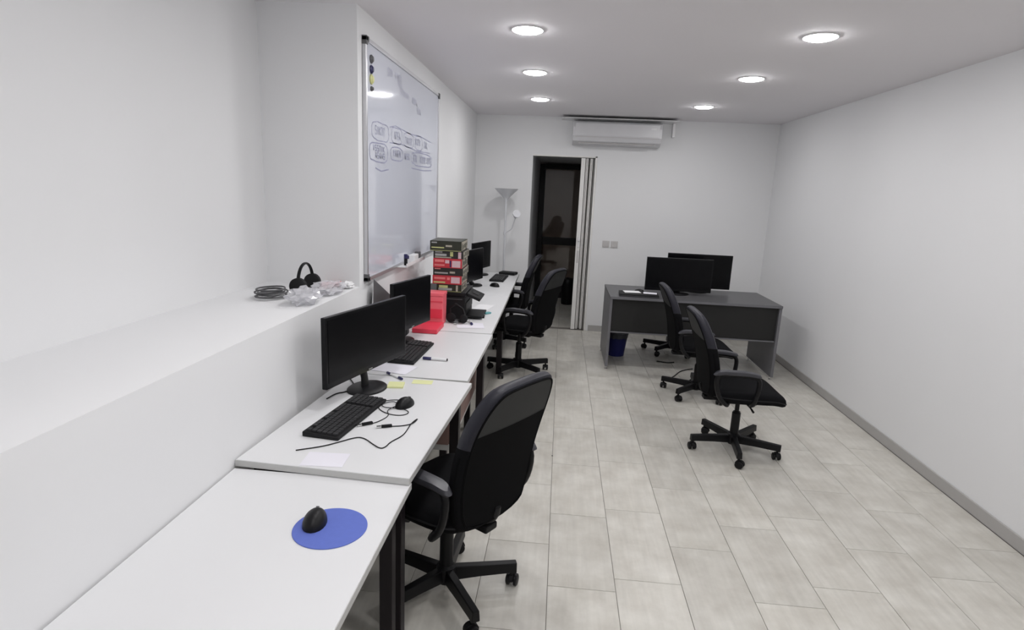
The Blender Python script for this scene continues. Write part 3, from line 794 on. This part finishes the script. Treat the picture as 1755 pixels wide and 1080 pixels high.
# stacked boxes on the printer
PB = T + .2035
specs = [  # x0, x1, y0, depth, height, body material, marks, label
    (-.885, -.700, 4.205, .25, .055, 'olive', [('lime', .10, .45, .5, .85), ('lblgrey', .08, .62, .18, .5), ('beige', .78, .86, .1, .9)], 'dark green printed box at the bottom of the stack on the printer'),
    (-.915, -.700, 4.200, .26, .064, 'redbox', [('lblpink', .64, .94, .15, .85), ('lblred', .06, .44, .55, .8), ('lime', .04, .44, .12, .3), ('lblred', .5, .60, .5, .8)], 'lower red box of the stack, with a pale label'),
    (-.912, -.692, 4.202, .26, .055, 'darkbox', [('lblgrey', .05, .50, .22, .42), ('lblred', .05, .25, .8, .92), ('beige', .56, .74, .3, .55)], 'black box between the two red boxes of the stack'),
    (-.912, -.700, 4.198, .26, .068, 'redbox', [('lblpink', .66, .95, .1, .8), ('lblred', .06, .38, .62, .88), ('lblpink', .42, .56, .5, .85), ('lblred', .05, .40, .2, .38), ('navy', .58, .63, .1, .8)], 'upper red box of the stack, with a pale label'),
    (-.912, -.692, 4.203, .26, .055, 'darkbox', [('lblgrey', .06, .44, .30, .62), ('beige', .05, .60, .06, .2), ('lime', .56, .66, .3, .9), ('lblpink', .83, .93, .05, .9), ('lblgrey', .06, .3, .75, .92)], 'dark printed box just above the red ones in the stack'),
    (-.935, -.705, 4.190, .27, .072, 'olive', [('lime', .05, .45, .26, .38), ('beige', .50, .70, .42, .6), ('lblgrey', .05, .22, .75, .88)], 'dark green printed box topmost of the stack'),
]
z = PB
for (x0, x1, y0, dp, h, m, marks, lab) in specs:
    t = thing('product_box', lab, 'box', (x0, y0, z), 0, 'printed boxes stacked on the printer')
    W = x1 - x0
    box_obj('carton', 0, W, 0, dp, 0, h, m, t, .0015)
    b = bmn(); bx(b, (W / 2, -.0002, .0025), (W - .004, .0012, .003)); obj('edge_stripe', b, 'lime' if m == 'olive' else m, t)
    for (mm, a0, a1, c0, c1) in marks:
        b = bmn(); bx(b, (W * (a0 + a1) / 2, -.0004, h * (c0 + c1) / 2), (W * (a1 - a0), .0014, h * (c1 - c0))); obj('printed_mark', b, mm, t)
    # patterned side print
    b = bmn(); bx(b, (W + .0004, dp * .5, h * .5), (.0014, dp * .94, h * .86)); sd = obj('side_print', b, 'beige', t)
    b = bmn()
    for q in range(6):
        yy = dp * (.12 + .15 * q); hh = h * random.uniform(.25, .7)
        bx(b, (W + .0016, yy, h * random.uniform(.35, .62)), (.001, dp * random.uniform(.05, .11), hh))
    obj('side_mark', b, random.choice(['darkbox', 'olive', 'darkbox']), sd)
    z += h + .0006

# headset and cable bundle before the printer
hs = thing('headset', 'black headset with its cable bundled in front of the printer', 'headset', (-0.735, 4.105, T))
b = bmn(); tube(b, [(-.02 + .0, 0, .03), (-.03, .01, .10), (.01, .02, .13), (.065, .01, .10), (.09, -.01, .035)], [.006, .008, .009, .008, .006], 8, .5); obj('headband', b, 'plast', hs, smooth=True)
for (px, py, rr) in ((-.015, -.02, 0.034), (.078, -.035, .030)):
    b = bmn(); tube(b, [(px, py - .012, .036), (px, py - .008, .036), (px, py + .010, .036), (px, py + .014, .036)], [rr * .6, rr, rr, rr * .7], 18); obj('ear_cup', b, 'plast2', hs, smooth=True)
b = bmn()
pts = [(.03 + .035 * math.cos(a * .9) + .006 * math.sin(a * 2.3), -.03 + .028 * math.sin(a * .9), .006 + .0022 * a * .6) for a in [i * .45 for i in range(50)]]
tube(b, pts, .003, 5); obj('cable_bundle', b, 'plast2', hs, smooth=True)
cable('grey_cable', [(-.705, 4.05), (-.66, 4.12), (-.69, 4.16), (-.62, 4.13), (-.60, 4.08), (-.66, 4.04), (-.72, 4.02)], .0028, 'lblgrey', 'loop of grey cable at the right of the headset')
slab('mobile_phone', -0.612, 4.33, T, .15, .075, .009, 4, 'plast', 'flat black phone lying right of the printer', 'phone', .003)
slab('paper_sheet', -0.60, 4.70, T, .13, .25, .0008, -10, 'paper2', 'white sheet right of the printer, behind the black phone', 'paper')
slab('paper_sheet', -0.60, 4.03, T, .19, .16, .0008, 12, 'paper', 'white sheet under the blue capped marker by the printer', 'paper')
slab('teal_eraser', -0.535, 4.47, T, .035, .06, .012, -40, 'teal', 'small teal eraser beside the black phone', 'eraser', .004)
lying('marker_pen', (-0.590, 4.035, T + .001), .11, .008, math.radians(15), [('barrel', .3, .98, 1, 'white'), ('cap', 0, .32, 1.15, 'navy')], 'short white marker with blue cap in front of the printer', 'marker')

# ------------------------------------------------------------------ ledge things (niche at the left)
def crumple(name, c, s, m, label, cat, seed, amp=.3, sub=3):
    rnd = random.Random(seed)
    b = bmn(); bmesh.ops.create_icosphere(b, subdivisions=sub, radius=1)
    for v in b.verts:
        k = 1 + rnd.uniform(-amp, amp)
        v.co = Vector((v.co.x * s[0] * k, v.co.y * s[1] * k, max(-s[2], v.co.z * s[2] * k)))
        v.co.z += s[2]
    return tag(obj(name, b, m, loc=c), label, cat)
ZL = ZLED + .0005
crumple('plastic_bag', (-1.163, 2.86, ZL), (.070, .12, .030), 'bag', 'crumpled clear plastic bag on the ledge, nearest the corner', 'bag', 1)
crumple('plastic_bag', (-1.163, 2.58, ZL), (.066, .10, .036), 'bag', 'crumpled clear plastic bag on the ledge, further from the corner', 'bag', 2)
crumple('white_cloth', (-1.125, 3.035, ZL), (.035, .04, .018), 'paper2', 'crumpled white tissue at the corner end of the ledge', 'tissue', 3, .25)
b = bmn()
pts = [(.06 * math.cos(a) * (1 + .2 * math.sin(a * .37)), .085 * math.sin(a) * (1 + .15 * math.cos(a * .61)), .006 + .0011 * a) for a in [i * .4 for i in range(95)]]
tube(b, pts, .004, 5); tag(obj('cable_coil', b, 'bracket', smooth=True, loc=(-1.36, 2.66, ZL)), 'coil of dark grey cable behind the plastic bags on the ledge', 'cable')
b = bmn()
pts = [(.045 * math.cos(a), .06 * math.sin(a * 1.05), .005 + .0010 * a) for a in [i * .4 for i in range(60)]]
tube(b, pts, .0032, 5); tag(obj('cable_coil', b, 'lblred', smooth=True, loc=(-1.22, 3.025, ZL)), 'small coil of reddish cable at the corner end of the ledge', 'cable')
hp = thing('headphones', 'black headphones lying on the ledge at the left edge', 'headphones', (-1.27, 2.84, ZL))
b = bmn(); pts = [(0, .085 * math.cos(a), .06 + .09 * math.sin(a)) for a in [PI * i / 14 for i in range(15)]]; tube(b, pts, .009, 8, .6); obj('headband', b, 'plast', hp, smooth=True)
for s in (-1, 1):
    b = bmn(); tube(b, [(0, s * .065, .045), (0, s * .072, .045), (0, s * .095, .045), (0, s * .102, .045)], [.030, .042, .042, .03], 20); obj('ear_cup', b, 'plast2', hp, smooth=True)

# ------------------------------------------------------------------ floor lamp
lp = thing('floor_lamp', 'white uplighter floor lamp with a side reading arm, in the far left corner', 'floor lamp', (-0.665, 7.03, 0))
b = bmn(); lathe(b, [(.135, 0), (.135, .012), (.12, .022), (.02, .030)], 36); obj('base', b, 'lampw', lp, smooth=True)
b = bmn(); tube(b, [(0, 0, .025), (.006, 0, .8), (0.0, 0, 1.60)], .0115, 12); obj('pole', b, 'lampw', lp, smooth=True)
b = bmn(); lathe(b, [(.016, 1.555), (.020, 1.585), (.050, 1.625), (.095, 1.668), (.138, 1.712), (.142, 1.716), (.134, 1.714), (.090, 1.674), (.045, 1.633), (.010, 1.60)], 40, closed_ends=False); obj('bowl_shade', b, 'lampw', lp, smooth=True)
b = bmn(); tube(b, smooth_pts([(0.005, 0, 1.19), (.03, -.005, 1.215), (.085, -.02, 1.25), (.10, -.03, 1.31), (.125, -.03, 1.385)], 2), .0065, 8); obj('reading_arm', b, 'lampw', lp, smooth=True)
b = bmn(); tube(b, [(.118, -.02, 1.385), (.125, -.04, 1.40), (.135, -.075, 1.425), (.142, -.095, 1.435)], [.014, .024, .043, .046], 20); obj('reading_shade', b, 'lampw', lp, smooth=True)
b = bmn(); lathe(b, [(.016, 1.17), (.018, 1.18), (.018, 1.20), (.016, 1.21)], 14); obj('clamp', b, 'lampw', lp, smooth=True)

# ------------------------------------------------------------------ dark desk on the right with its things
dk = thing('desk', 'dark office desk with grey side panel on the right', 'desk', (0.515, 5.63, 0), 0)
DW, DD = 1.62, .78
b = bmn(); bx(b, (DW / 2, DD / 2, .7275), (DW, DD, .025)); obj('tabletop', b, 'topgrey', dk, bevel=.002)
b = bmn(); bx(b, (DW / 2, -.001, .7275), (DW - .004, .002, .020)); obj('edge_band', b, 'mgrey', dk)
for k, x in enumerate((.014, DW - .014)):
    b = bmn(); bx(b, (x, DD / 2 - .0, .375), (.026, DD - .02, .68)); obj('side_panel', b, 'mgrey', dk, bevel=.002)
    for yy in (.05, DD - .05):
        b = bmn(); lathe(b, [(.016, 0), (.016, .008), (.008, .012), (.008, .036)], 14, c=(x, yy, 0)); obj('levelling_foot', b, 'silver', dk, smooth=True)
b = bmn(); bx(b, (DW / 2, .045, .548), (DW - .06, .018, .330)); obj('modesty_panel', b, 'blackp', dk, bevel=.002)
b = bmn(); bx(b, (DW / 2, .032, .386), (DW - .06, .012, .012)); obj('panel_rail', b, 'mgrey', dk)
T2 = .7405
monitor_r1 = thing('monitor', 'wide black monitor at the left end of the dark desk', 'monitor', (1.215, 5.99, T2), 0, 'black monitors')
def mon_parts(t, W, h, z):
    b = bmn(); bx(b, (0, 0.014, z + h / 2), (W, 0.028, h)); obj('bezel', b, 'bezel', t, bevel=0.004)
    b = bmn(); bx(b, (0, -0.0008, z + h / 2 + .005), (W - 0.03, 0.002, h - 0.04)); obj('screen', b, 'screen', t)
    b = bmn(); bx(b, (0, 0.04, z + h * .5), (W * .5, 0.03, h * .6)); obj('rear_housing', b, 'plast2', t, bevel=0.010)
    b = bmn(); tube(b, [(0, .062, z + h * .4), (0, .062, z), (0, .05, .012)], [.03, .03, .035], 10, .5); obj('neck', b, 'plast', t, smooth=True)
    b = bmn(); lathe(b, [(.12, 0), (.12, .006), (.11, .012), (.03, .016)], 36, c=(0, .04, 0)); obj('stand_base', b, 'plast', t, smooth=True)
mon_parts(monitor_r1, .66, .335, .030)
monitor_r2 = thing('monitor', 'taller black monitor standing behind and right of the wide one', 'monitor', (1.46, 6.22, T2), 0, 'black monitors')
mon_parts(monitor_r2, .66, .355, .040)
lt = thing('laptop', 'closed dark laptop near the front edge of the dark desk', 'laptop', (0.80, 5.78, T2), math.radians(-4))
box_obj('base', -.19, .19, -.115, .115, 0, .014, 'dgrey', lt, .004)
box_obj('lid', -.19, .19, -.115, .115, .0145, .024, 'plast2', lt, .004)
slab('paper_sheet', .74, 5.83, T2 + .0245, .16, .11, .003, 6, 'paper2', 'white papers lying on the closed laptop, left one', 'paper')
slab('paper_sheet', .915, 5.80, T2 + .0245, .13, .09, .003, -8, 'paper', 'white papers lying on the closed laptop, beside the monitor', 'paper')
dup(m1, (0.825, 5.945, T2), math.radians(80), 'black mouse at the left foot of the wide monitor')
# waste bin under it
bn = thing('waste_bin', 'blue waste bin with a dark liner beneath the dark desk', 'bin', (0.672, 6.24, 0))
b = bmn(); lathe(b, [(.088, 0), (.09, .004), (.118, .235), (.122, .24), (.122, .246), (.114, .246), (.086, .01)], 32); obj('bucket', b, 'binblue', bn, smooth=True)
b = bmn(); lathe(b, [(.116, .20), (.1235, .235), (.127, .252), (.120, .262), (.11, .250), (.10, .20)], 32, closed_ends=False)
for v in b.verts: v.co.z += random.uniform(-.008, .008)
obj('liner', b, 'binbag', bn)
b = bmn(); lathe(b, [(.119, .248), (.126, .252), (.126, .285), (.110, .30)], 32); obj('upper_rim', b, 'binbag', bn, smooth=True)
cable('floor_cable', [(1.09, 6.06), (1.12, 6.05), (1.20, 6.02), (1.27, 6.06)], .006, 'plast', 'short black cable on the floor under the dark desk', z=0)
cable('floor_cable', [(1.155, 5.52), (1.20, 5.60), (1.27, 5.74), (1.33, 5.80), (1.42, 5.86)], .005, 'plast', 'thin black cable on the floor behind the right chair', z=0)
# small stone chip on the floor
b = bmn(); bmesh.ops.create_icosphere(b, subdivisions=1, radius=.006)
for v in b.verts: v.co.z = v.co.z * .5 + .003
tag(obj('debris_crumb', b, 'bracket', loc=(.034, 3.60, 0)), 'tiny dark crumb on the floor joint right of the front chair', 'debris')

# black bin in the corridor
cbn = thing('pedal_bin', 'black bin on the floor of the dark corridor behind the doorway', 'bin', (0.16, 9.05, 0))
b = bmn(); lathe(b, [(.085, 0), (.09, .01), (.105, .34)], 24); obj('bucket', b, 'plast', cbn, smooth=True)
b = bmn(); lathe(b, [(.112, .341), (.112, .37), (.095, .40), (.03, .415)], 24); obj('lid', b, 'plast', cbn, smooth=True)
